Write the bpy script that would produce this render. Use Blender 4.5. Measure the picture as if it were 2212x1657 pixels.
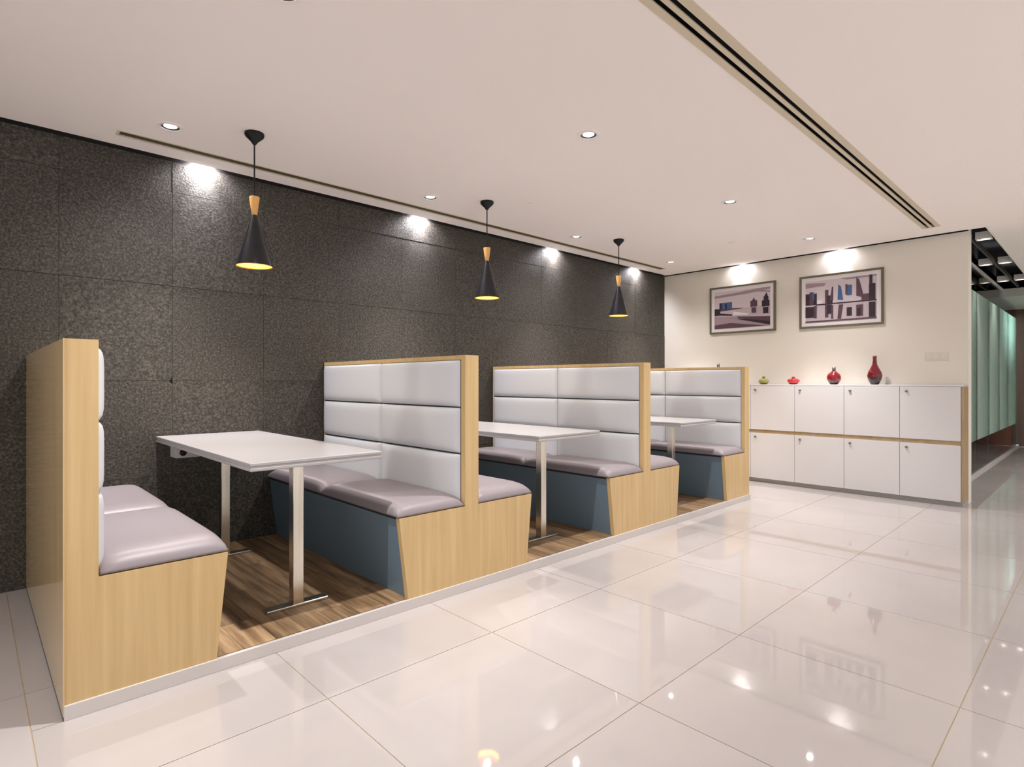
import bpy, bmesh, math, random
from mathutils import Vector, Matrix

random.seed(7)
for o in list(bpy.data.objects):
    bpy.data.objects.remove(o)
SC = bpy.context.scene
COL = SC.collection

# ------------------------------------------------------------------ camera
CAM_H = 1.13
FOCAL_PX = 1233.48
YAW = math.atan2(2403.0 - 1106.0, FOCAL_PX)
cam_data = bpy.data.cameras.new('camera')
cam_data.sensor_fit = 'HORIZONTAL'
cam_data.sensor_width = 36.0
cam_data.lens = FOCAL_PX / 2212.0 * 36.0
cam_data.shift_y = -3.25 / 2212.0
cam_data.clip_start = 0.05
cam = bpy.data.objects.new('camera', cam_data)
cam.location = (0, 0, CAM_H)
cam.rotation_euler = (math.pi / 2, 0, YAW - math.pi / 2)
COL.objects.link(cam)
SC.camera = cam

# ------------------------------------------------------------------ world and exposure
world = bpy.data.worlds.new('world')
SC.world = world
world.use_nodes = True
bg = world.node_tree.nodes['Background']
bg.inputs['Color'].default_value = (1.0, 0.97, 0.96, 1)
bg.inputs['Strength'].default_value = 0.82
SC.view_settings.view_transform = 'Standard'
SC.view_settings.look = 'None'
SC.view_settings.gamma = 1.0
SC.view_settings.use_curve_mapping = False
SC.view_settings.exposure = 0.42

# light levels, all in one place
W_DOWN = 125.0        # ceiling downlights, main beam
W_SPILL = 32.0       # ceiling downlights, wide spill
W_DOWN_FILL = 80.0    # unseen downlights added as fill, behind and left of the camera
W_WASH = 42.0         # wall grazers in the dark wall's slot
W_WASH_BACK = 14.0    # wall grazers in the pale wall's slot
W_PEND = 13.0         # pendants
W_TROUGH = 16.0       # lamps in the black trough
C_WARM = (1.0, 0.955, 0.925)
C_COOL = (0.94, 0.92, 1.0)

# ------------------------------------------------------------------ room dimensions
FY = 2.408      # front of the booth platform
WY = 4.102      # dark wall
BX = 6.70       # pale end wall
CZ = 2.53       # ceiling
WALL_END = 0.918
PZ = 0.05       # platform height
X0, Y0 = -2.6, -3.4
XE = 13.4

# ------------------------------------------------------------------ helpers
def tag(o, label=None, category=None, group=None, kind=None):
    if label: o['label'] = label
    if category: o['category'] = category
    if group: o['group'] = group
    if kind: o['kind'] = kind
    return o

def thing(name, loc, label, category, group=None, kind=None):
    o = bpy.data.objects.new(name, None)
    o.empty_display_size = 0.1
    o.location = loc
    COL.objects.link(o)
    return tag(o, label, category, group, kind)

def origin(o):
    v = Vector((0, 0, 0))
    while o is not None:
        v += o.location
        o = o.parent
    return v

class MB:
    """collects geometry in world coordinates; build() links it as one mesh object"""
    def __init__(self):
        self.v = []; self.f = []; self.m = []; self.s = []
    def add(self, verts, faces, mat=0, smooth=False):
        b = len(self.v)
        self.v += [tuple(p) for p in verts]
        for f in faces:
            self.f.append([b + i for i in f]); self.m.append(mat); self.s.append(smooth)
        return self
    def box(self, a, b, mat=0):
        (x0, y0, z0), (x1, y1, z1) = a, b
        vs = [(x0,y0,z0),(x1,y0,z0),(x1,y1,z0),(x0,y1,z0),(x0,y0,z1),(x1,y0,z1),(x1,y1,z1),(x0,y1,z1)]
        return self.add(vs, [(3,2,1,0),(4,5,6,7),(0,1,5,4),(1,2,6,5),(2,3,7,6),(3,0,4,7)], mat)
    def rbox(self, a, b, r=0.003, mat=0):
        """box with chamfered edges"""
        bm = bmesh.new()
        bmesh.ops.create_cube(bm, size=1.0)
        sx, sy, sz = (b[i] - a[i] for i in range(3))
        for v in bm.verts:
            v.co = Vector(((v.co.x + .5) * sx + a[0], (v.co.y + .5) * sy + a[1], (v.co.z + .5) * sz + a[2]))
        bmesh.ops.bevel(bm, geom=bm.edges[:], offset=r, segments=2, affect='EDGES', profile=0.5)
        bm.verts.index_update()
        self.add([v.co[:] for v in bm.verts], [[v.index for v in f.verts] for f in bm.faces], mat)
        bm.free()
        return self
    def prism(self, pts, axis, c0, c1, mat=0):
        """polygon pts extruded along axis ('x','y','z') from c0 to c1; pts are the two other coordinates in order"""
        def mk(p, c):
            if axis == 'x': return (c, p[0], p[1])
            if axis == 'y': return (p[0], c, p[1])
            return (p[0], p[1], c)
        n = len(pts)
        vs = [mk(p, c0) for p in pts] + [mk(p, c1) for p in pts]
        fs = [list(range(n)), list(range(2 * n - 1, n - 1, -1))]
        fs += [(i, (i + 1) % n, n + (i + 1) % n, n + i) for i in range(n)]
        return self.add(vs, fs, mat)
    def lathe(self, prof, c=(0, 0, 0), n=32, mat=0, closed=False, smooth=True):
        vs = []
        for r, z in prof:
            for k in range(n):
                a = 2 * math.pi * k / n
                vs.append((c[0] + r * math.cos(a), c[1] + r * math.sin(a), c[2] + z))
        fs = []
        m = len(prof)
        for i in range(m if closed else m - 1):
            j = (i + 1) % m
            for k in range(n):
                l = (k + 1) % n
                fs.append((i * n + k, i * n + l, j * n + l, j * n + k))
        self.add(vs, fs, mat, smooth)
        return self
    def turn_x(self, s, c):
        """lay geometry built along z along the x axis (s = +1 or -1) at point c"""
        self.v = [(c[0] + s * z, c[1] + y, c[2] + x) for x, y, z in self.v]
        return self
    def turn_y(self, s, c):
        self.v = [(c[0] + x, c[1] + s * z, c[2] + y) for x, y, z in self.v]
        return self
    def disc(self, c, r, n=24, mat=0, axis='z'):
        vs = []
        for k in range(n):
            a = 2 * math.pi * k / n
            u, w = r * math.cos(a), r * math.sin(a)
            vs.append((c[0] + u, c[1] + w, c[2]) if axis == 'z' else (c[0], c[1] + u, c[2] + w))
        return self.add(vs, [list(range(n))], mat)
    def pillow(self, o, eu, ev, en, depth, p=6, base=0.0, nu=16, nv=12):
        """padded panel on the rectangle o, o+eu, o+ev; bulging along en"""
        o, eu, ev, en = Vector(o), Vector(eu), Vector(ev), Vector(en)
        vs = []
        for j in range(nv + 1):
            for i in range(nu + 1):
                u = math.sin((i / nu - .5) * math.pi); w = math.sin((j / nv - .5) * math.pi)
                h = (max(0, 1 - abs(u) ** p) * max(0, 1 - abs(w) ** p)) ** 0.5
                vs.append(o + eu * (u + 1) / 2 + ev * (w + 1) / 2 + en * (base + depth * h))
        fs = [(j*(nu+1)+i, j*(nu+1)+i+1, (j+1)*(nu+1)+i+1, (j+1)*(nu+1)+i) for j in range(nv) for i in range(nu)]
        n0 = len(vs)
        ring = [i for i in range(nu + 1)] + [j*(nu+1)+nu for j in range(1, nv+1)] + \
               [nv*(nu+1)+i for i in range(nu-1, -1, -1)] + [j*(nu+1) for j in range(nv-1, 0, -1)]
        for i in ring:
            vs.append(vs[i] - en * base)
        L = len(ring)
        if base:
            fs += [(n0 + k, n0 + (k+1) % L, ring[(k+1) % L], ring[k]) for k in range(L)]
        fs.append([n0 + k for k in range(L)][::-1])
        return self.add(vs, fs, 0, True)
    def build(self, name, mats, parent=None):
        me = bpy.data.meshes.new(name)
        org = origin(parent) if parent else Vector((0, 0, 0))
        me.from_pydata([(x - org.x, y - org.y, z - org.z) for x, y, z in self.v], [], self.f)
        if not isinstance(mats, (list, tuple)): mats = [mats]
        for m in mats: me.materials.append(m)
        for p, mi, sm in zip(me.polygons, self.m, self.s):
            p.material_index = mi; p.use_smooth = sm
        bm = bmesh.new(); bm.from_mesh(me)
        bmesh.ops.recalc_face_normals(bm, faces=bm.faces[:])
        bm.to_mesh(me); bm.free()
        o = bpy.data.objects.new(name, me)
        COL.objects.link(o)
        if parent: o.parent = parent
        return o

def copy_tree(o, parent=None, link=True):
    c = o.copy(); COL.objects.link(c); c.parent = parent
    for ch in o.children: copy_tree(ch, c)
    return c

# ------------------------------------------------------------------ materials
def mat(name, color, rough=0.5, metal=0.0, spec=0.5, coat=0.0):
    m = bpy.data.materials.new(name); m.use_nodes = True
    b = m.node_tree.nodes['Principled BSDF']
    b.inputs['Base Color'].default_value = (*color, 1)
    b.inputs['Roughness'].default_value = rough
    b.inputs['Metallic'].default_value = metal
    b.inputs['Specular IOR Level'].default_value = spec
    b.inputs['Coat Weight'].default_value = coat
    return m

def nodes(m):
    nt = m.node_tree
    return nt, nt.nodes, nt.links, nt.nodes['Principled BSDF']

def textured(name, stops, scale, rough=0.5, detail=4, spec=0.5, bump=0.0, bump_scale=None, kind='noise', coords='Object', rand=0.0, metal=0.0):
    """procedural colour from noise; scale is a 3-tuple stretching object coordinates"""
    m = mat(name, (0.5, 0.5, 0.5), rough, metal, spec)
    nt, N, L, b = nodes(m)
    tc = N.new('ShaderNodeTexCoord'); mp = N.new('ShaderNodeMapping')
    mp.inputs['Scale'].default_value = scale
    L.new(tc.outputs[coords], mp.inputs['Vector'])
    vec = mp.outputs['Vector']
    if rand:
        oi = N.new('ShaderNodeObjectInfo'); va = N.new('ShaderNodeVectorMath'); va.operation = 'ADD'
        mu = N.new('ShaderNodeMath'); mu.operation = 'MULTIPLY'; mu.inputs[1].default_value = 40.0
        L.new(oi.outputs['Random'], mu.inputs[0])
        L.new(vec, va.inputs[0]); L.new(mu.outputs[0], va.inputs[1]); vec = va.outputs[0]
    nz = N.new('ShaderNodeTexNoise'); nz.inputs['Scale'].default_value = 1.0; nz.inputs['Detail'].default_value = detail
    nz.inputs['Roughness'].default_value = 0.6
    L.new(vec, nz.inputs['Vector'])
    cr = N.new('ShaderNodeValToRGB')
    els = cr.color_ramp.elements
    els[0].position, els[0].color = stops[0][0], (*stops[0][1], 1)
    els[1].position, els[1].color = stops[-1][0], (*stops[-1][1], 1)
    for p, c in stops[1:-1]:
        e = els.new(p); e.color = (*c, 1)
    L.new(nz.outputs['Fac'], cr.inputs['Fac'])
    out = cr.outputs['Color']
    if rand:
        hv = N.new('ShaderNodeHueSaturation')
        mr = N.new('ShaderNodeMapRange'); mr.inputs['To Min'].default_value = 1 - rand; mr.inputs['To Max'].default_value = 1 + rand
        L.new(oi.outputs['Random'], mr.inputs['Value']); L.new(mr.outputs[0], hv.inputs['Value'])
        L.new(out, hv.inputs['Color']); out = hv.outputs['Color']
    L.new(out, b.inputs['Base Color'])
    if bump:
        bp = N.new('ShaderNodeBump'); bp.inputs['Strength'].default_value = bump; bp.inputs['Distance'].default_value = 0.01
        L.new(nz.outputs['Fac'], bp.inputs['Height']); L.new(bp.outputs['Normal'], b.inputs['Normal'])
    return m

def emitter(name, color, strength):
    m = bpy.data.materials.new(name); m.use_nodes = True
    nt = m.node_tree; nt.nodes.remove(nt.nodes['Principled BSDF'])
    e = nt.nodes.new('ShaderNodeEmission')
    e.inputs['Color'].default_value = (*color, 1); e.inputs['Strength'].default_value = strength
    nt.links.new(e.outputs[0], nt.nodes['Material Output'].inputs['Surface'])
    return m

M = {}
M['ceiling'] = mat('ceiling_paint', (0.90, 0.845, 0.81), 0.9, spec=0.2)
M['grout'] = mat('tan_grout', (0.42, 0.33, 0.19), 0.8)
M['tile'] = textured('polished_porcelain', [(0.3, (0.43, 0.397, 0.388)), (0.7, (0.465, 0.432, 0.423))], (1.3, 1.3, 1.3), 0.032, spec=0.55, rand=0.012)
M['stone'] = textured('dark_mottled_stone', [(0.32, (0.019, 0.017, 0.014)), (0.5, (0.054, 0.048, 0.039)), (0.70, (0.128, 0.113, 0.093))],
                      (85, 85, 85), 0.62, detail=8, spec=0.35, bump=0.35, rand=0.05)
M['joint'] = mat('dark_joint', (0.022, 0.02, 0.018), 0.9)
M['paint'] = mat('pale_wall_paint', (0.77, 0.73, 0.655), 0.85, spec=0.2)
M['white_wall'] = mat('white_wall_paint', (0.78, 0.74, 0.70), 0.85, spec=0.2)
M['wood'] = textured('pale_maple_veneer', [(0.3, (0.56, 0.385, 0.175)), (0.7, (0.67, 0.485, 0.245))], (26, 26, 1.2), 0.28, detail=3, spec=0.5, rand=0.0)
M['wood_gloss'] = textured('glossy_maple_veneer', [(0.3, (0.58, 0.40, 0.20)), (0.7, (0.70, 0.51, 0.28))], (20, 20, 0.8), 0.10, detail=3, spec=0.6)
M['wood_lamp'] = textured('lamp_wood', [(0.3, (0.72, 0.36, 0.10)), (0.7, (0.88, 0.52, 0.19))], (40, 40, 6), 0.45, detail=3)
M['plank'] = textured('brown_plank', [(0.28, (0.11, 0.065, 0.033)), (0.5, (0.27, 0.17, 0.09)), (0.72, (0.46, 0.31, 0.175))], (30, 2.2, 30), 0.55, detail=5, spec=0.3, rand=0.30)
M['aluminium'] = mat('satin_aluminium', (0.66, 0.63, 0.61), 0.4, metal=0.25)
M['dark_metal'] = mat('dark_metal_edge', (0.10, 0.10, 0.10), 0.4, metal=0.6)
M['pad'] = mat('light_grey_leatherette', (0.62, 0.64, 0.675), 0.42, spec=0.35)
M['seat'] = mat('mauve_grey_leatherette', (0.26, 0.228, 0.245), 0.42, spec=0.35)
M['fascia'] = mat('slate_blue_leatherette', (0.155, 0.225, 0.285), 0.38, spec=0.4)
M['backing'] = mat('dark_backing_cloth', (0.03, 0.035, 0.04), 0.9)
M['white'] = mat('white_laminate', (0.40, 0.382, 0.384), 0.25, spec=0.5)
M['core'] = mat('grey_edge_band', (0.42, 0.41, 0.40), 0.5)
M['chrome'] = textured('brushed_steel', [(0.3, (0.62, 0.57, 0.48)), (0.7, (0.74, 0.69, 0.60))], (60, 60, 2), 0.22, metal=1.0)
M['black'] = mat('black_lacquer', (0.006, 0.006, 0.008), 0.4, spec=0.3)
M['shade'] = mat('black_satin_metal', (0.006, 0.006, 0.010), 0.26, spec=0.55)
M['gold'] = mat('golden_reflector', (0.52, 0.23, 0.018), 0.5, metal=0.2)
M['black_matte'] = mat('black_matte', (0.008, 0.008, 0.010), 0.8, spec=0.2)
M['beige_metal'] = mat('beige_diffuser_metal', (0.62, 0.54, 0.40), 0.5)
M['trim_ring'] = mat('white_trim', (0.86, 0.81, 0.78), 0.5)
M['baffle'] = mat('dark_baffle', (0.07, 0.065, 0.06), 0.4, metal=0.2)
M['reflector'] = mat('silvered_reflector', (0.75, 0.74, 0.74), 0.35, metal=0.5)
M['bulb'] = emitter('lamp_glow', (1.0, 0.97, 0.95), 25.0)
M['bulb_warm'] = emitter('warm_lamp_glow', (1.0, 0.75, 0.35), 12.0)
M['locker'] = mat('white_locker_paint', (0.70, 0.69, 0.705), 0.3, spec=0.45)
M['gap'] = mat('pale_gap', (0.55, 0.52, 0.52), 0.8)
M['locker_wood'] = textured('locker_wood_edge', [(0.3, (0.36, 0.25, 0.13)), (0.7, (0.46, 0.33, 0.18))], (20, 20, 3), 0.4)
M['lock'] = mat('grey_lock', (0.22, 0.21, 0.20), 0.35, metal=0.6)
M['frame'] = mat('bronze_frame', (0.16, 0.14, 0.095), 0.4, metal=0.3)
M['mat_board'] = mat('white_mat_board', (0.80, 0.77, 0.78), 0.6)
M['plate'] = mat('pale_switch_plate', (0.70, 0.66, 0.60), 0.4)
M['brown'] = textured('red_brown_timber', [(0.3, (0.12, 0.042, 0.024)), (0.7, (0.19, 0.07, 0.04))], (12, 12, 0.8), 0.4, detail=3)
M['dark_brown'] = textured('dark_brown_timber', [(0.3, (0.045, 0.025, 0.017)), (0.7, (0.075, 0.043, 0.03))], (12, 12, 0.8), 0.5, detail=3)
M['teal'] = mat('pale_teal_paint', (0.42, 0.58, 0.58), 0.7)
M['grey_beam'] = mat('grey_bulkhead', (0.48, 0.46, 0.42), 0.8)

def glass_mat(name, tint, gloss=0.08):
    m = bpy.data.materials.new(name); m.use_nodes = True
    nt = m.node_tree; nt.nodes.remove(nt.nodes['Principled BSDF'])
    t = nt.nodes.new('ShaderNodeBsdfTransparent'); t.inputs['Color'].default_value = (*tint, 1)
    g = nt.nodes.new('ShaderNodeBsdfGlossy'); g.inputs['Roughness'].default_value = 0.02
    fr = nt.nodes.new('ShaderNodeFresnel'); fr.inputs['IOR'].default_value = 1.45
    mx = nt.nodes.new('ShaderNodeMixShader')
    nt.links.new(fr.outputs[0], mx.inputs[0]); nt.links.new(t.outputs[0], mx.inputs[1]); nt.links.new(g.outputs[0], mx.inputs[2])
    nt.links.new(mx.outputs[0], nt.nodes['Material Output'].inputs['Surface'])
    return m
M['glass'] = glass_mat('clear_green_glass', (0.86, 0.95, 0.93))

def film_mat():
    """frosted film whose print fades out across its width"""
    m = bpy.data.materials.new('fading_frosted_film'); m.use_nodes = True
    nt = m.node_tree; b = nt.nodes['Principled BSDF']
    b.inputs['Base Color'].default_value = (0.68, 0.75, 0.71, 1); b.inputs['Roughness'].default_value = 0.5
    tr = nt.nodes.new('ShaderNodeBsdfTranslucent'); tr.inputs['Color'].default_value = (0.66, 0.78, 0.74, 1)
    t = nt.nodes.new('ShaderNodeBsdfTransparent'); t.inputs['Color'].default_value = (0.85, 0.95, 0.90, 1)
    a = nt.nodes.new('ShaderNodeMixShader'); a.inputs[0].default_value = 0.6
    nt.links.new(b.outputs[0], a.inputs[1]); nt.links.new(tr.outputs[0], a.inputs[2])
    tc = nt.nodes.new('ShaderNodeTexCoord'); sp = nt.nodes.new('ShaderNodeSeparateXYZ')
    nt.links.new(tc.outputs['Generated'], sp.inputs[0])
    mr = nt.nodes.new('ShaderNodeMapRange')
    mr.inputs['From Min'].default_value = 0.15; mr.inputs['From Max'].default_value = 1.0
    mr.inputs['To Min'].default_value = 0.02; mr.inputs['To Max'].default_value = 0.85
    nt.links.new(sp.outputs['X'], mr.inputs['Value'])
    mx = nt.nodes.new('ShaderNodeMixShader')
    nt.links.new(mr.outputs[0], mx.inputs[0]); nt.links.new(a.outputs[0], mx.inputs[1]); nt.links.new(t.outputs[0], mx.inputs[2])
    nt.links.new(mx.outputs[0], nt.nodes['Material Output'].inputs['Surface'])
    return m
M['film'] = film_mat()

def vase_glass(name, top, bottom, z_mid):
    m = mat(name, top, 0.12, spec=0.6, coat=0.4)
    nt, N, L, b = nodes(m)
    tc = N.new('ShaderNodeTexCoord'); sp = N.new('ShaderNodeSeparateXYZ'); cr = N.new('ShaderNodeValToRGB')
    L.new(tc.outputs['Generated'], sp.inputs[0]); L.new(sp.outputs['Z'], cr.inputs['Fac'])
    e = cr.color_ramp.elements
    e[0].position, e[0].color = z_mid - 0.12, (*bottom, 1)
    e[1].position, e[1].color = z_mid + 0.12, (*top, 1)
    L.new(cr.outputs['Color'], b.inputs['Base Color'])
    return m

# ------------------------------------------------------------------ lights inside fixtures
def spot(name, loc, aim, watts, angle, blend, color, parent=None, radius=0.03):
    d = bpy.data.lights.new(name, 'SPOT')
    d.energy = watts; d.spot_size = math.radians(angle); d.spot_blend = blend; d.color = color; d.shadow_soft_size = radius
    o = bpy.data.objects.new(name, d)
    v = Vector(aim) - Vector(loc)
    o.rotation_euler = v.to_track_quat('-Z', 'Y').to_euler()
    o.location = Vector(loc) - (origin(parent) if parent else Vector((0, 0, 0)))
    COL.objects.link(o)
    if parent: o.parent = parent
    return o

# ================================================================== SETTING
DOWN = [(0.80, 3.56), (2.535, 3.565), (4.245, 3.565), (5.945, 3.555),
        (0.82, 2.05), (2.543, 2.045), (4.29, 2.05), (5.961, 2.04)]
DOWN_FILL = [(-0.89, 2.05)] + [(x, y) for y in (-0.95, -2.3) for x in (0.82, 2.54, 4.28, 5.96, 8.2, 10.4)]  # extra lamps out of view, added to brighten floor and ceiling
HOLE = 0.043

def slab(name, rect, z0, z1, holes, m, kind='structure'):
    """plate with rectangular holes, real thickness"""
    xs = sorted({rect[0], rect[1]} | {h[0] for h in holes} | {h[1] for h in holes})
    ys = sorted({rect[2], rect[3]} | {h[2] for h in holes} | {h[3] for h in holes})
    xs = [x for x in xs if rect[0] <= x <= rect[1]]; ys = [y for y in ys if rect[2] <= y <= rect[3]]
    def solid(i, j):
        if i < 0 or j < 0 or i >= len(xs) - 1 or j >= len(ys) - 1: return False
        cx, cy = (xs[i] + xs[i+1]) / 2, (ys[j] + ys[j+1]) / 2
        return not any(h[0] < cx < h[1] and h[2] < cy < h[3] for h in holes)
    vid = {}; V = []; F = []
    def v(i, j, k):
        key = (i, j, k)
        if key not in vid:
            vid[key] = len(V); V.append((xs[i], ys[j], z1 if k else z0))
        return vid[key]
    for i in range(len(xs) - 1):
        for j in range(len(ys) - 1):
            if not solid(i, j): continue
            F.append((v(i,j,0), v(i,j+1,0), v(i+1,j+1,0), v(i+1,j,0)))
            F.append((v(i,j,1), v(i+1,j,1), v(i+1,j+1,1), v(i,j+1,1)))
            if not solid(i-1, j): F.append((v(i,j,0), v(i,j,1), v(i,j+1,1), v(i,j+1,0)))
            if not solid(i+1, j): F.append((v(i+1,j,0), v(i+1,j+1,0), v(i+1,j+1,1), v(i+1,j,1)))
            if not solid(i, j-1): F.append((v(i,j,0), v(i+1,j,0), v(i+1,j,1), v(i,j,1)))
            if not solid(i, j+1): F.append((v(i,j+1,0), v(i,j+1,1), v(i+1,j+1,1), v(i+1,j+1,0)))
    b = MB(); b.add(V, F)
    return tag(b.build(name, m), kind=kind)

GAP = 0.055
DIFF_WALL = (0.60, 6.24, 3.800, 3.880)
DIFF_MAIN = (-1.6, 6.315, 1.060, 1.195)
holes = [(x - HOLE, x + HOLE, y - HOLE, y + HOLE) for x, y in DOWN + DOWN_FILL if x < 6.5]
slab('ceiling', (X0, BX - GAP, Y0, WY - GAP), CZ, CZ + 0.08, holes + [DIFF_WALL, DIFF_MAIN], M['ceiling'])
T0, T1 = 0.79, 1.13          # black lamp trough across
TX0, TX1 = 6.66, 11.3
holes = [(x - HOLE, x + HOLE, y - HOLE, y + HOLE) for x, y in DOWN_FILL if x > 6.7]
slab('ceiling_corridor', (BX - GAP, XE, Y0, WALL_END), CZ, CZ + 0.08, holes + [(TX0, TX1, T0, WALL_END)], M['ceiling'])
slab('ceiling_office', (BX + 0.16, XE, WALL_END, WY), CZ, CZ + 0.08, [(BX + 0.16, TX1, WALL_END, T1), (11.9, 12.5, 1.9, 2.5)], M['ceiling'])
# void above the wall slots
b = MB(); b.box((X0, WY - 0.30, CZ + 0.30), (BX + 0.2, WY + 0.1, CZ + 0.34)); b.box((BX - 0.30, WALL_END, CZ + 0.30), (BX + 0.1, WY - 0.3, CZ + 0.34))
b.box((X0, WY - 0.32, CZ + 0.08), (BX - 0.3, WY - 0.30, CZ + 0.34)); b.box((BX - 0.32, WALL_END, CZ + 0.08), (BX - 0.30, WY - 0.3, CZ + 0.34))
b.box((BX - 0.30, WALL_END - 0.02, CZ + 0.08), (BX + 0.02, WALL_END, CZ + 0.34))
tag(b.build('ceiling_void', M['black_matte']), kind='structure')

# walls
wall_left = tag(MB().box((X0, WY + 0.012, 0), (BX + 0.16, WY + 0.15, CZ + 0.32)).build('wall_left', M['joint']), kind='structure')
wall_back = tag(MB().box((BX, WALL_END, 0), (BX + 0.16, WY + 0.012, CZ + 0.30)).build('wall_back', M['paint']), kind='structure')
# unseen side left open between columns so the even world light fills the room
b = MB().box((X0 - 0.1, Y0 - 0.1, CZ - 0.06), (XE, Y0, CZ + 0.08))
for x in (X0 - 0.1, 2.0, 6.6, 11.2): b.box((x, Y0 - 0.1, 0), (x + 0.3, Y0, CZ - 0.06))
tag(b.build('wall_right', M['white_wall']), kind='structure')
b = MB().box((X0 - 0.1, Y0, CZ - 0.06), (X0, WY, CZ + 0.3)).box((X0 - 0.1, Y0, 0), (X0, -1.2, CZ - 0.06)).box((X0 - 0.1, 3.7, 0), (X0, WY, CZ - 0.06))  # this unseen wall is opened too, to let world light in as fill
tag(b.build('wall_front', M['white_wall']), kind='structure')
tag(MB().box((XE, Y0, 0), (XE + 0.1, 1.05, 2.41)).build('wall_corridor_end', M['brown']), kind='structure')
tag(MB().box((XE, 1.05, 0), (XE + 0.1, 1.54, 2.41)).build('wall_corridor_corner', M['dark_brown']), kind='structure')
tag(MB().box((XE, 1.54, 0), (XE + 0.1, WY, 2.6)).build('wall_office_end', M['teal']), kind='structure')
tag(MB().box((BX + 0.16, WY, 0), (XE, WY + 0.1, 2.6)).build('wall_office_side', M['teal']), kind='structure')
tag(MB().box((TX1, Y0, 2.41), (XE + 0.1, 1.62, CZ)).build('trim_1', M['grey_beam']), kind='structure')

tag(MB().box((BX - 0.003, WALL_END, CZ - 0.002), (BX, WY, CZ + 0.29)).build('shadow_gap_strip', M['black_matte']), kind='structure')  # black strip paints in the shadow line of the ceiling slot
# stone tiles of the dark wall
xs = [0.368 + 0.565 * k for k in range(-5, 13)]
zs = [0.0, 0.543, 1.14, 1.737, 2.334, CZ - 0.004]
for i in range(len(xs) - 1):
    for j in range(len(zs) - 1):
        xa, xb = max(xs[i], X0 + .001), min(xs[i+1], BX - .001)
        if xb - xa < 0.02: continue
        g = 0.0008
        y = WY + random.uniform(-0.0015, 0.0015)
        a, c, d, e = xa + g, xb - g, zs[j] + g, zs[j+1] - g
        ch = 0.026
        if abs(xb - 0.933) < .01 and j == 1: pts = [(a, d), (c, d), (c, e - ch), (c - ch * .8, e), (a, e)]
        elif abs(xb - 0.933) < .01 and j == 2: pts = [(a, d), (c - ch * .4, d), (c, d + ch), (c, e), (a, e)]
        else: pts = [(a, d), (c, d), (c, e), (a, e)]
        MB().prism(pts, 'y', y, WY + 0.013).build('wall_tile', M['stone'], wall_left)

# floor slab with polished tiles
floor = tag(MB().box((X0, Y0, -0.10), (XE + 0.1, WY + 0.15, -0.002)).build('floor', M['grout']), kind='structure')
P = 0.782
fx = [0.146 + P * k for k in range(-4, 19)]
fy = [0.365 + P * k for k in range(-5, 6)]
def tile_rects(x0, x1, y0, y1):
    """cut a tile against the platform, the lockers and the room's edge"""
    x0, x1, y0, y1 = max(x0, X0), min(x1, XE), max(y0, Y0), min(y1, WY)
    if x1 - x0 < .02 or y1 - y0 < .02: return []
    px0, px1 = 0.229, 5.452
    if y1 <= FY or x1 <= px0 or x0 >= px1: return [(x0, x1, y0, y1)]
    out = []
    if y0 < FY - .02: out.append((x0, x1, y0, FY))
    if x0 < px0 - .02: out.append((x0, px0, max(y0, FY), y1))
    if x1 > px1 + .02: out.append((px1, x1, max(y0, FY), y1))
    return out
for i in range(len(fx) - 1):
    for j in range(len(fy) - 1):
        for (xa, xb, ya, yb) in tile_rects(fx[i], fx[i+1], fy[j], fy[j+1]):
            if xa > 7.0 and ya > 1.9: continue
            if xa > 6.9 and ya < -1.3: continue
            g = 0.0016
            MB().box((xa + g, ya + g, -0.006), (xb - g, yb - g, 0.0)).build('floor_tile', M['tile'], floor)

# booth platform: brown planks behind an aluminium kerb
PX0, PX1 = 0.245, 5.452
platform = tag(MB().box((PX0, FY + 0.012, 0.0), (PX1, WY - 0.004, PZ - 0.004)).build('floor_platform', M['backing']), kind='structure')
trim = tag(MB().rbox((0.229, FY - 0.006, 0.0), (PX1, FY + 0.012, PZ), 0.002).build('trim_2', M['aluminium']), kind='structure')
CENT = [0.2770, 1.9880, 3.6900, 5.3900]      # partition centres
PW = 0.125
for k in range(3):
    xa, xb = CENT[k] + 0.40, CENT[k+1] - 0.40
    n = int(round((xb - xa) / PW)); w = (xb - xa) / n
    for i in range(n):
        y = FY + 0.0145
        cut = FY + random.choice([0.16, 0.30, 0.45, 0.7, 0.95, 1.2])
        for (ya, yb) in ((y, cut), (cut, min(cut + 0.95, WY - .006)), (cut + 0.95, WY - .006)):
            if yb - ya < .03: continue
            MB().box((xa + i*w + .0007, ya + .0007, PZ - .004), (xa + (i+1)*w - .0007, yb - .0007, PZ + random.uniform(0, .0006))).build('plank', M['plank'], platform)

# ================================================================== LIGHT FIXTURES
def downlight(x, y, label, group, watts, spill):
    t = thing('downlight', (x, y, CZ), label, 'ceiling light', group)
    MB().lathe([(0.046, -0.003), (0.046, 0.002), (0.066, 0.002), (0.064, -0.003)], (x, y, CZ - 0.002), 28, closed=True, smooth=False).build('trim_ring', M['trim_ring'], t)
    MB().lathe([(0.032, 0.004), (0.030, 0.062), (0.0, 0.062)], (x, y, CZ - 0.002), 28).build('reflector', M['reflector'], t)
    MB().lathe([(0.0465, 0.0), (0.032, 0.005)], (x, y, CZ - 0.002), 28, smooth=False).build('baffle_ring', M['baffle'], t)
    MB().disc((x, y, CZ + 0.054), 0.028).build('lamp_glass', M['bulb'], t)
    spot('downlight_beam', (x, y, CZ + 0.024), (x, y, 0), watts, 74, 0.9, C_WARM, t, 0.022)
    spot('downlight_spill', (x, y, CZ + 0.020), (x, y, 0), spill, 130, 0.8, C_WARM, t, 0.022)
    return t
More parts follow.
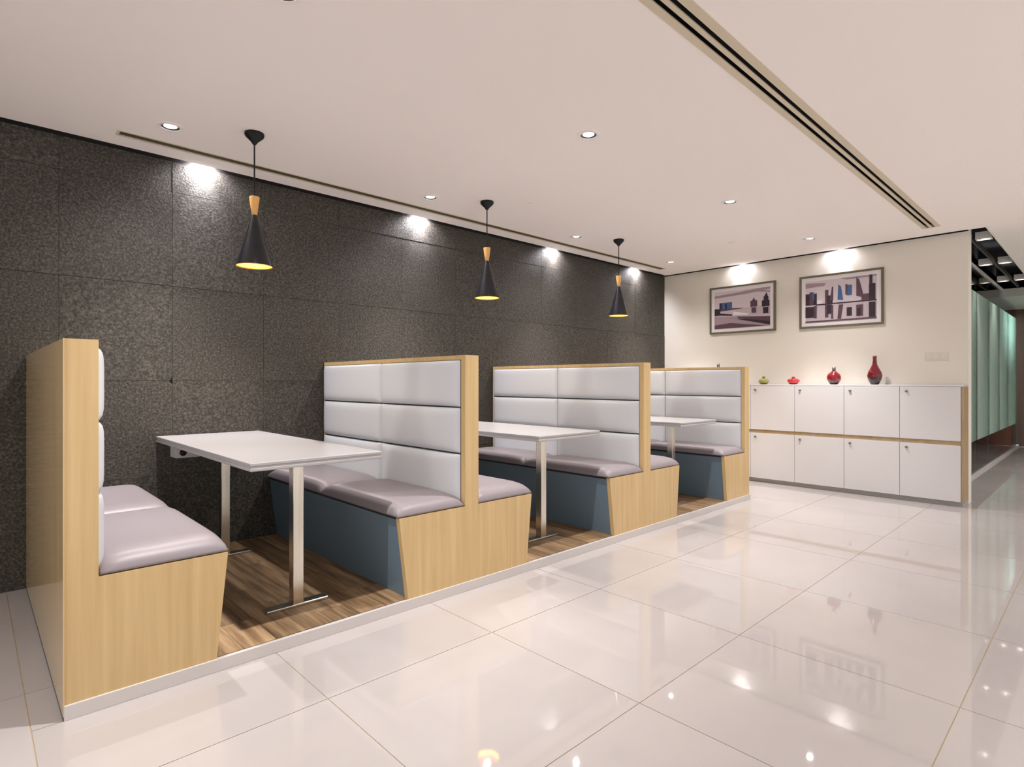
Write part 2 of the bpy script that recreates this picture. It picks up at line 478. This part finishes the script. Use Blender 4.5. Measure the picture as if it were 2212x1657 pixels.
names = ['above the nearest booth by the dark wall, left of the first pendant', 'between the first and second pendants by the dark wall',
         'between the second and third pendants by the dark wall', 'in the corner by the dark wall, beyond the third pendant',
         'over the white floor at the top edge of the picture', 'over the white floor, largest in the middle of the ceiling',
         'over the white floor, second beside the long black air slot', 'over the white floor nearest the framed pictures']
for (x, y), n in zip(DOWN, names):
    downlight(x, y, 'recessed round downlight ' + n, 'recessed ceiling downlights', W_DOWN, W_SPILL)
for (x, y) in DOWN_FILL:
    downlight(x, y, 'added unseen fill downlight over the open floor outside the picture', 'added unseen fill downlights', W_DOWN_FILL * (0.6 if x < 0 else 1), W_DOWN_FILL * (0.8 if x < 0 else 0.6))

# small flush covers in the ceiling
for x, y, n in ((3.167, 3.126, 'above the middle booth near the second pendant'), (5.557, 2.626, 'over the far end near the left picture')):
    t = thing('sprinkler_cover', (x, y, CZ), 'small flat white sprinkler cover in the ceiling ' + n, 'sprinkler', 'flush ceiling covers')
    MB().lathe([(0.0, -0.006), (0.034, -0.006), (0.040, -0.003), (0.040, -0.0002), (0.0, -0.0002)], (x, y, CZ), 24, smooth=False).build('cover_disc', M['trim_ring'], t)
    MB().lathe([(0.0, -0.010), (0.007, -0.010), (0.009, -0.006), (0.0, -0.006)], (x, y, CZ), 12, smooth=False).build('centre_boss', M['trim_ring'], t)

# slot diffusers in the ceiling
def diffuser(name, r, slots, label, inner, depth):
    x0, x1, y0, y1 = r
    t = thing(name, ((x0 + x1) / 2, (y0 + y1) / 2, CZ), label, 'air vent', 'linear air slots in the ceiling')
    f = MB()
    edges = [y0]
    for a, c in slots: edges += [a, c]
    edges.append(y1)
    for i in range(0, len(edges), 2):
        MB().box((x0, edges[i], CZ - 0.004), (x1, edges[i+1], CZ + 0.002)).build('frame_bar', M['beige_metal'], t)
    for xe in (x0, x1 - 0.012):
        MB().box((xe, y0 + 0.001, CZ - 0.0035), (xe + 0.012, y1 - 0.001, CZ + 0.02)).build('end_cap', M['beige_metal'], t)
    MB().box((x0, y0, CZ + depth), (x1, y1, CZ + depth + 0.004)).build('plenum', inner, t)
    return t
diffuser('linear_diffuser', DIFF_WALL, [(3.809, 3.871)], 'thin beige slot air diffuser running along the dark stone wall', mat('olive_black_slot', (0.075, 0.06, 0.035), 0.8), 0.0025)
diffuser('linear_diffuser', DIFF_MAIN, [(1.097, 1.119), (1.140, 1.162)], 'long beige air diffuser with two black slots crossing the open ceiling', M['black_matte'], 0.03)

# wall grazers hidden in the slots beside the walls
def grazer(x, y, normal, label, watts):
    t = thing('wall_washer', (x, y, CZ + 0.12), label, 'wall light', 'wall washers in the ceiling slots')
    MB().lathe([(0.0, 0.10), (0.028, 0.10), (0.028, 0.0), (0.024, 0.0), (0.020, 0.02), (0.0, 0.02)], (x, y, CZ + 0.055), 20, smooth=False).build('housing', M['black'], t)
    MB().disc((x, y, CZ + 0.073), 0.019, 16).build('lamp_glass', M['bulb'], t)
    MB().box((x - 0.012, y - 0.012, CZ + 0.155), (x + 0.012, y + 0.012, CZ + 0.30)).build('bracket', M['black'], t)
    d = Vector(normal)
    spot('wall_washer_beam', (x, y, CZ + 0.05), (x + d.x * 0.10, y + d.y * 0.10, CZ - 0.9), watts, 58, 1.0, C_COOL, t, 0.02)
    spot('wall_washer_spill', (x, y, CZ + 0.05), (x + d.x * 0.3, y + d.y * 0.3, CZ - 0.9), watts * 0.8, 150, 0.8, C_COOL, t, 0.02)
    return t
for x, n in zip((1.114, 2.813, 4.506, 6.03), ('left of the first pendant', 'left of the second pendant', 'left of the third pendant', 'right of the third pendant')):
    grazer(x, WY - 0.032, (0, 1, 0), 'small spotlight in the ceiling slot washing the dark wall, ' + n, W_WASH)
for y, n in zip((3.052, 1.991), ('left', 'right')):
    grazer(BX - 0.032, y, (1, 0, 0), 'small spotlight in the ceiling slot above the %s framed picture' % n, W_WASH_BACK)

# pendants
def pendant(x, y, label):
    t = thing('pendant_lamp', (x, y, CZ), label, 'pendant lamp', 'black cone pendants over the booth tables')
    MB().lathe([(0.0, 0.0), (0.052, 0.0), (0.052, -0.012), (0.046, -0.022), (0.020, -0.046), (0.009, -0.062), (0.0, -0.064)], (x, y, CZ - 0.001), 28).build('canopy', M['black'], t)
    MB().lathe([(0.0042, -0.06), (0.0042, -0.36)], (x, y, CZ), 10).build('cable', M['black'], t)
    MB().lathe([(0.0, 2.172), (0.026, 2.172), (0.0275, 2.168), (0.0205, 2.115), (0.0145, 2.070), (0.0, 2.069)], (x, y, 0), 28).build('wooden_neck', M['wood_lamp'], t)
    sh = MB().lathe([(0.0145, 2.069), (0.030, 2.012), (0.062, 1.900), (0.094, 1.795), (0.0965, 1.782)], (x, y, 0), 40).build('shade', M['shade'], t)
    MB().lathe([(0.0965, 1.782), (0.0955, 1.779), (0.0915, 1.788), (0.058, 1.898), (0.027, 2.008), (0.0, 2.030)], (x, y, 0), 40).build('inner_reflector', M['gold'], sh)
    MB().lathe([(0.0, 1.880), (0.018, 1.886), (0.026, 1.905), (0.022, 1.930), (0.012, 1.955), (0.012, 2.00)], (x, y, 0), 20).build('bulb', M['bulb_warm'], t)
    spot('pendant_beam', (x, y, 1.850), (x, y, 0), W_PEND, 150, 0.2, (1.0, 0.86, 0.70), t, 0.02)
    return t
for x, y, n in ((1.165, 3.330, 'largest and nearest, over the first table'), (2.915, 3.347, 'middle one of three'), (4.632, 3.347, 'smallest and farthest, nearest the pictures')):
    pendant(x, y, 'black cone pendant lamp with wooden neck, ' + n)

# black trough with lamps beyond the end of the pale wall
t = thing('lamp_trough', ((TX0 + TX1) / 2, (T0 + T1) / 2, CZ), 'black recessed ceiling trough beyond the end of the pale wall', 'light trough')
b = MB()
b.box((TX0, T0, CZ + 0.22), (TX1, T1, CZ + 0.23)); b.box((TX0, T0 - 0.004, CZ + 0.001), (TX1, T0, CZ + 0.22))
b.box((BX + 0.16, T1, CZ + 0.001), (TX1, T1 + 0.004, CZ + 0.22)); b.box((TX1, T0, CZ + 0.001), (TX1 + 0.004, T1, CZ + 0.22))
b.build('housing', M['black_matte'], t)
MB().box((TX0, T0 - 0.018, CZ - 0.003), (TX1, T0 - 0.0005, CZ + 0.001)).build('edge_trim', M['trim_ring'], t)
MB().box((BX + 0.17, 0.952, CZ - 0.002), (TX1, 0.968, CZ + 0.05)).build('divider', M['baffle'], t)
for i, x in enumerate((7.22, 8.82, 10.42)):
    for j, y in enumerate((0.868, 1.046)):
        lamp = thing('trough_lamp', (x, y, CZ), '%s square white lamp in the %s channel of the black ceiling trough' % (('nearest', 'middle', 'farthest')[i], ('right', 'left')[j]), 'ceiling light', 'lamps in the black trough')
        hw, hy = 0.05, 0.062
        f = MB()
        for (a, c) in (((x-hw, y-hy, CZ), (x-hw+.012, y+hy, CZ+.07)), ((x+hw-.012, y-hy, CZ), (x+hw, y+hy, CZ+.07)),
                       ((x-hw+.012, y-hy, CZ), (x+hw-.012, y-hy+.012, CZ+.07)), ((x-hw+.012, y+hy-.012, CZ), (x+hw-.012, y+hy, CZ+.07))):
            f.box(a, c)
        f.build('lamp_frame', M['trim_ring'], lamp)
        MB().disc((x, y, CZ + 0.045), 0.034).build('lamp_glass', M['bulb'], lamp)
        MB().lathe([(0.036, 0.03), (0.040, 0.0)], (x, y, CZ + 0.015), 24).build('reflector_ring', M['baffle'], lamp)
        spot('trough_lamp_beam', (x, y, CZ + 0.03), (x, y, 0), W_TROUGH, 80, 0.7, (1.0, 0.96, 0.92), lamp, 0.03)

# unseen panel added to brighten the office behind the glass
t = thing('fill_panel', (12.2, 2.2, CZ), 'added unseen fill panel in the office ceiling behind the glass', 'ceiling light')
MB().box((11.9, 1.9, CZ + 0.01), (12.5, 2.5, CZ + 0.03)).build('panel', emitter('panel_glow', (0.95, 1.0, 1.0), 60.0), t)
f = MB()
for a, c in (((11.885, 1.885, CZ - .006), (12.515, 1.905, CZ - .0005)), ((11.885, 2.495, CZ - .006), (12.515, 2.515, CZ - .0005)),
             ((11.885, 1.905, CZ - .006), (11.905, 2.495, CZ - .0005)), ((12.495, 1.905, CZ - .006), (12.515, 2.495, CZ - .0005))): f.box(a, c)
f.build('panel_frame', M['trim_ring'], t)

# ================================================================== BOOTH BENCHES
SZ = 0.458       # top of the wooden seat base
TZ = 1.276       # top of the partitions
HT = 0.047       # half thickness of a partition
YB = WY - 0.006  # booth rear, against the wall
PADR = [(1.249, 0.9955), (0.9885, 0.7435), (0.7365, 0.470)]

def bench(cx, sides, label):
    t = thing('booth_bench', (cx, (FY + YB) / 2, PZ), label, 'booth bench', 'high-backed upholstered booth benches')
    L_ = -1 in sides; R_ = 1 in sides
    # wooden end panel facing the open floor, shaped as an upturned T or L
    pts = []
    if L_: pts += [(cx - 0.408, PZ), (cx - 0.460, SZ), (cx - HT, SZ)]
    else: pts += [(cx - HT - 0.002, PZ)]
    pts += [(cx - HT - (0 if L_ else .002), TZ), (cx + HT + (0 if R_ else .002), TZ)]
    if R_: pts += [(cx + HT, SZ), (cx + 0.465, SZ), (cx + 0.424, PZ)]
    else: pts += [(cx + HT + 0.002, PZ)]
    MB().prism(pts, 'y', FY, FY + 0.030).build('end_panel', M['wood'], t)
    MB().box((cx - HT, FY + 0.030, PZ), (cx + HT, YB, TZ)).build('partition', M['wood'], t)
    if not L_:
        MB().box((cx - HT - 0.0035, FY - 0.004, 0.014), (cx - HT, YB, TZ)).build('side_panel', M['wood_gloss'], t)
        MB().box((cx - HT - 0.0035, FY - 0.004, 0.0), (cx - HT, YB, 0.014)).build('skirting_strip', M['dark_metal'], t)
    if not R_:
        MB().box((cx + HT, FY + 0.030, PZ), (cx + HT + 0.002, YB, TZ)).build('side_panel', M['wood'], t)
    for s in sides:
        xf = cx + s * HT
        ya, yb = FY + 0.036, YB - 0.02
        ym = (ya + yb) / 2
        x0, x1 = sorted((xf, xf + s * 0.004))
        MB().box((x0, ya, 0.46), (x1, yb, PADR[0][0] + .002)).build('backing_board', M['backing'], t)
        for (z1, z0) in PADR:
            for (p, q) in ((ya, ym - 0.002), (ym + 0.002, yb)):
                MB().pillow((xf + s * 0.004, p, z0), (0, q - p, 0), (0, 0, z1 - z0), (s, 0, 0), 0.030, p=8).build('backrest_pad', M['pad'], t)
        # seat box with the slanted slate-blue fascia
        e = 0.452; eb = 0.402
        pr = [(cx + s * HT, PZ), (cx + s * eb, PZ), (cx + s * e, SZ - 0.012), (cx + s * HT, SZ - 0.012)]
        MB().prism(pr, 'y', FY + 0.030, YB).build('seat_fascia', M['fascia'], t)
        MB().box((min(cx + s*HT, cx + s*(e - .004)), FY + 0.030, SZ - 0.012), (max(cx + s*HT, cx + s*(e - .004)), YB, SZ + 0.005)).build('seat_shadow_board', M['backing'], t)  # dark board puts in the shadow line under the cushions
        for (p, q) in ((FY + 0.004, ym - 0.001), (ym + 0.001, YB)):
            xa = cx + s * (HT + 0.004); xb = cx + s * 0.466
            MB().pillow((xa, p, SZ + 0.005), (xb - xa, 0, 0), (0, q - p, 0), (0, 0, 1), 0.058, p=9, base=0.008).build('seat_cushion', M['seat'], t)
    return t
bench(CENT[0], (1,), 'single-sided booth bench nearest the camera with tall glossy maple back panel')
bench(CENT[1], (-1, 1), 'double-sided booth bench with grey padded back, between the first and second tables')
bench(CENT[2], (-1, 1), 'double-sided booth bench with grey padded back, between the second and third tables')
bench(CENT[3], (-1,), 'single-sided booth bench at the far end beside the white lockers')

# ================================================================== TABLES
def table(cx, label):
    t = thing('booth_table', (cx, 3.27, PZ), label, 'table', 'white booth tables')
    x0, x1, y0, y1 = cx - 0.308, cx + 0.308, 2.452, WY - 0.008
    zt = 0.793
    MB().rbox((x0, y0, zt - 0.014), (x1, y1, zt), 0.003).build('table_top', M['white'], t)
    MB().box((x0 + .004, y0 + .002, zt - 0.022), (x1 - .004, y1, zt - 0.014)).build('edge_groove', M['core'], t)
    MB().rbox((x0, y0, zt - 0.036), (x1, y1, zt - 0.022), 0.003).build('lower_board', M['white'], t)
    for y in (2.725, 3.80):
        MB().rbox((cx - 0.026, y - 0.026, PZ + 0.012), (cx + 0.026, y + 0.026, zt - 0.042), 0.003).build('leg', M['chrome'], t)
        MB().rbox((cx - 0.15, y - 0.030, PZ + 0.0006), (cx + 0.15, y + 0.030, PZ + 0.014), 0.004).build('foot_bar', M['chrome'], t)
        MB().box((cx - 0.22, y - 0.03, zt - 0.042), (cx + 0.22, y + 0.03, zt - 0.036)).build('top_bracket', M['black'], t)
    # power socket box hung under the left edge
    so = MB().rbox((x0 + 0.012, 3.68, zt - 0.100), (x0 + 0.140, 3.80, zt - 0.036), 0.003).build('power_socket', M['white'], t)
    MB().lathe([(0.0, 0.001), (0.019, 0.001), (0.019, -0.003), (0.0, -0.003)], (0, 0, 0), 16).turn_y(-1, (x0 + 0.050, 3.680, zt - 0.069)).build('socket_hole', M['black'], so)
    return t
table(1.150, 'white rectangular booth table nearest the camera, on steel legs')
table(2.870, 'white rectangular booth table in the middle booth')
table(4.560, 'white rectangular booth table in the farthest booth, nearest the lockers')

# ================================================================== LOCKERS
LX = 6.46
LTOP = 1.104
t = thing('locker_bank', ((LX + BX) / 2, 2.5, 0), 'white bank of lockers in two rows with wooden trim under the framed pictures', 'lockers')
MB().box((LX + 0.022, WALL_END + 0.018, 0.045), (BX - 0.001, WY - 0.02, LTOP - 0.016)).build('carcass', M['gap'], t)
MB().rbox((LX, WALL_END + 0.002, LTOP - 0.016), (BX - 0.001, WY - 0.02, LTOP), 0.002).build('top_board', M['locker'], t)
MB().box((LX + 0.002, WALL_END, 0.045), (BX - 0.001, WALL_END + 0.018, LTOP - 0.016)).build('end_panel', M['locker_wood'], t)
MB().box((LX + 0.006, WALL_END + 0.018, 0.558), (LX + 0.022, WY - 0.02, 0.592)).build('middle_rail', M['locker_wood'], t)
MB().box((LX + 0.035, WALL_END + 0.012, 0.0), (BX - 0.001, WY - 0.02, 0.045)).build('plinth', M['core'], t)
yd = [WALL_END + 0.020, 1.405, 1.885, 2.365, 2.845, 3.325, 3.805, WY - 0.022]
for i in range(len(yd) - 1):
    for (z0, z1) in ((0.047, 0.556), (0.594, LTOP - 0.018)):
        d = MB().rbox((LX, yd[i] + 0.0014, z0), (LX + 0.020, yd[i+1] - 0.0014, z1), 0.002).build('locker_door', M['locker'], t)
        MB().lathe([(0.0, 0.012), (0.0105, 0.012), (0.0115, 0.0)], (0, 0, 0), 16).turn_x(-1, (LX, yd[i+1] - 0.055, z1 - 0.042)).build('lock', M['lock'], d)

# ================================================================== VASES
RED_D = vase_glass('ruby_glass', (0.15, 0.004, 0.012), (0.02, 0.004, 0.006), 0.30)
RED_R = vase_glass('ruby_round_glass', (0.22, 0.004, 0.012), (0.015, 0.004, 0.006), 0.22)
RED_F = vase_glass('scarlet_glass', (0.50, 0.006, 0.012), (0.10, 0.004, 0.006), 0.15)
OLIVE = vase_glass('olive_glass', (0.30, 0.27, 0.05), (0.12, 0.105, 0.015), 0.25)
VX = 6.57
def vase(y, prof, neck, m, label):
    t = thing('vase', (VX, y, LTOP), label, 'vase', 'glass vases on the lockers')
    MB().lathe([(0.0, 0.0)] + prof, (VX, y, LTOP + 0.0005), 36).build('vase_body', m, t)
    MB().lathe(neck, (VX, y, LTOP + 0.0005), 24, closed=True).build('vase_neck', M['lock'] if m is not RED_D else RED_D, t)
    return t
tall = [(0.030, 0.0), (0.040, 0.010), (0.060, 0.055), (0.067, 0.088), (0.060, 0.122), (0.038, 0.165), (0.022, 0.200), (0.017, 0.240)]
tall_neck = [(0.017, 0.240), (0.0175, 0.288), (0.013, 0.288), (0.013, 0.240)]
vase(1.640, tall, tall_neck, RED_D, 'tall dark red glass vase with a long neck, rightmost on the lockers')
vase(2.012, [(0.030, 0.0), (0.042, 0.010), (0.064, 0.048), (0.068, 0.078), (0.056, 0.108), (0.028, 0.132), (0.017, 0.142)],
     [(0.0165, 0.142), (0.018, 0.184), (0.013, 0.184), (0.013, 0.142)], RED_R, 'round red glass vase with a short dark neck beside the tall vase')
vase(2.418, [(0.028, 0.0), (0.045, 0.008), (0.064, 0.034), (0.060, 0.050), (0.030, 0.064), (0.016, 0.068)],
     [(0.0155, 0.068), (0.017, 0.086), (0.012, 0.086), (0.012, 0.068)], RED_F, 'flat bright red glass vase with a tiny neck')
vase(2.742, [(0.026, 0.0), (0.042, 0.008), (0.058, 0.032), (0.052, 0.048), (0.026, 0.064), (0.015, 0.070)],
     [(0.0145, 0.070), (0.016, 0.090), (0.011, 0.090), (0.011, 0.070)], OLIVE, 'flat olive green glass vase nearest the far bench')
vase(3.285, [(r, z * 0.86) for r, z in tall], [(r, z * 0.86) for r, z in tall_neck], OLIVE, 'olive vase whose neck just shows above the far bench')

# ================================================================== PICTURES
SKY = [mat('print_sky_%s' % n, c, 0.35) for n, c in (('pale', (0.66, 0.58, 0.62)), ('cloud', (0.36, 0.27, 0.31)), ('water', (0.56, 0.48, 0.52)), ('dark', (0.035, 0.022, 0.035)),
       ('mid', (0.11, 0.06, 0.085)), ('blue', (0.06, 0.13, 0.28)), ('white', (0.78, 0.74, 0.76)))]
def picture(y0, y1, z0, z1, label, shapes):
    """y1 is the left edge seen from the room; shapes are in 0..1 print coordinates, x to the right"""
    t = thing('framed_picture', (BX, (y0 + y1) / 2, z0), label, 'picture', 'framed city photographs')
    fw = 0.022; xf = BX - 0.028
    for a, c, n in (((xf, y0, z0), (BX, y1, z0 + fw), 0), ((xf, y0, z1 - fw), (BX, y1, z1), 0), ((xf, y0, z0 + fw), (BX, y0 + fw, z1 - fw), 0), ((xf, y1 - fw, z0 + fw), (BX, y1, z1 - fw), 0)):
        MB().rbox(a, c, 0.003).build('frame_bar', M['frame'], t)
    MB().box((BX - 0.016, y0 + fw, z0 + fw), (BX - 0.002, y1 - fw, z1 - fw)).build('mat_board', M['mat_board'], t)
    mw = 0.062
    a0, a1, b0, b1 = y0 + mw, y1 - mw, z0 + mw, z1 - mw
    m = MB()
    def P_(u, v, k): return (BX - 0.0165 - 0.00025 * k, a1 + (a0 - a1) * u, b0 + (b1 - b0) * v)
    for k, (mi, pts) in enumerate(shapes):
        m.add([P_(u, v, k) for u, v in pts], [list(range(len(pts)))], mi)
    m.build('print', SKY, t)
    return t
def R_(u0, v0, u1, v1): return [(u0, v0), (u1, v0), (u1, v1), (u0, v1)]
sh1 = [(0, R_(0, 0, 1, 1)), (1, [(0, .9), (.35, .93), (.8, .99), (1, 1), (1, .94), (.6, .88), (.3, .86), (0, .84)]), (1, [(.6, .97), (1, .9), (1, .86), (.7, .92)]),
       (2, R_(0, .3, 1, .52)), (4, [(.0, .46), (.55, .505), (.4, .53), (0, .55)]), (3, R_(.0, .36, .11, .53)), (5, R_(.09, .53, .33, .70)), (3, R_(.10, .52, .14, .70)), (3, R_(.2, .52, .23, .67)),
       (3, [(.1, .36), (.33, .33), (.33, .37), (.1, .42)]),
       (4, R_(.66, .52, .78, .68)), (4, [(.69, .68), (.75, .68), (.72, .76)]), (4, R_(.68, .36, .76, .50)),
       (3, R_(.86, .50, .99, .66)), (3, R_(.89, .66, .97, .76)), (3, [(.90, .76), (.96, .76), (.94, .86)]), (3, R_(.88, .32, .97, .48)),
       (1, [(0, 0), (1, 0), (1, .08), (.35, .30), (0, .34)]), (4, [(0, 0), (.95, 0), (.3, .14), (0, .10)]), (4, [(.4, .30), (1, .24), (1, .08), (.45, .26)]),
       (3, [(.42, .25), (1, .12), (1, .02), (.45, .22)]), (6, [(.35, .33), (.62, .32), (.62, .36), (.35, .44)])]
sh2 = [(0, R_(0, 0, 1, 1)), (1, [(0, .96), (.3, .93), (.28, .86), (0, .84)]), (1, [(.5, 1), (1, 1), (1, .96), (.6, .95)]), (2, R_(0, 0, 1, .42)),
       (3, R_(.0, .42, .17, .70)), (4, R_(.06, .42, .12, .74)), (5, R_(.10, .55, .13, .70)), (6, R_(.17, .42, .24, .52)), (3, R_(.16, .405, 1, .435)),
       (4, R_(.29, .42, .34, .76)), (3, R_(.32, .42, .40, .62)), (4, [(.36, .5), (.39, .82), (.41, .82), (.41, .5)]),
       (5, [(.47, .5), (.48, .86), (.52, .80), (.55, .48)]), (5, R_(.60, .58, .67, .82)), (4, R_(.58, .6, .61, .84)), (4, [(.73, .55), (.73, .98), (.77, .92), (.82, .60), (.82, .5)]),
       (4, R_(.80, .44, .90, .58)), (3, R_(.90, .42, .985, .80)), (3, R_(.905, .80, .945, 1.0)),
       (3, R_(.0, .12, .17, .38)), (4, R_(.13, .10, .17, .4)), (4, R_(.29, .10, .34, .40)), (3, R_(.32, .18, .39, .40)), (4, R_(.38, .06, .41, .38)),
       (4, [(.47, .05), (.52, .05), (.55, .38), (.49, .38)]), (3, R_(.60, .10, .67, .30)), (4, R_(.73, .08, .82, .34)), (3, R_(.74, .08, .79, .26)), (3, R_(.90, .04, .985, .38)), (4, R_(.0, .0, 1, .035))]
picture(2.652, 3.452, 1.720, 2.293, 'left framed city photograph with a long curved bridge over water', sh1)
picture(1.588, 2.393, 1.717, 2.291, 'right framed city photograph with towers mirrored in water', sh2)

# pale plate on the wall
t = thing('wall_plate', (BX, 1.156, 1.375), 'faint pale switch plate on the cream wall right of the pictures', 'switch plate')
MB().rbox((BX - 0.006, 1.062, 1.336), (BX, 1.250, 1.414), 0.002).build('plate', M['plate'], t)
for k in range(3):
    MB().rbox((BX - 0.009, 1.072 + k * 0.058, 1.350), (BX - 0.0055, 1.122 + k * 0.058, 1.400), 0.001).build('rocker', M['plate'], t)

# ================================================================== GLASS PARTITION
GY = 1.150
t = thing('glass_partition', (10.1, GY, 0), 'tall greenish glass partition with fading frosted bands beyond the pale wall', 'glass partition')
gx = [6.88, 7.92, 8.95, 9.95, 10.97, 11.99, 13.10]
for i in range(len(gx) - 1):
    MB().box((gx[i] + 0.003, GY - 0.006, 0.03), (gx[i+1] - 0.003, GY + 0.006, CZ - 0.03)).build('glass_pane', M['glass'], t)
    if i >= 1:
        MB().box((gx[i] + 0.03, GY - 0.0085, 0.42), (gx[i+1] - 0.02, GY - 0.0065, 2.22)).build('frosted_film', M['film'], t)
MB().box((6.88, GY - 0.02, 0.0), (XE - 0.002, GY + 0.02, 0.03)).build('bottom_channel', M['aluminium'], t)
MB().box((6.88, GY - 0.02, CZ - 0.03), (TX1 - 0.005, GY + 0.02, CZ - 0.0005)).build('top_channel', M['aluminium'], t)
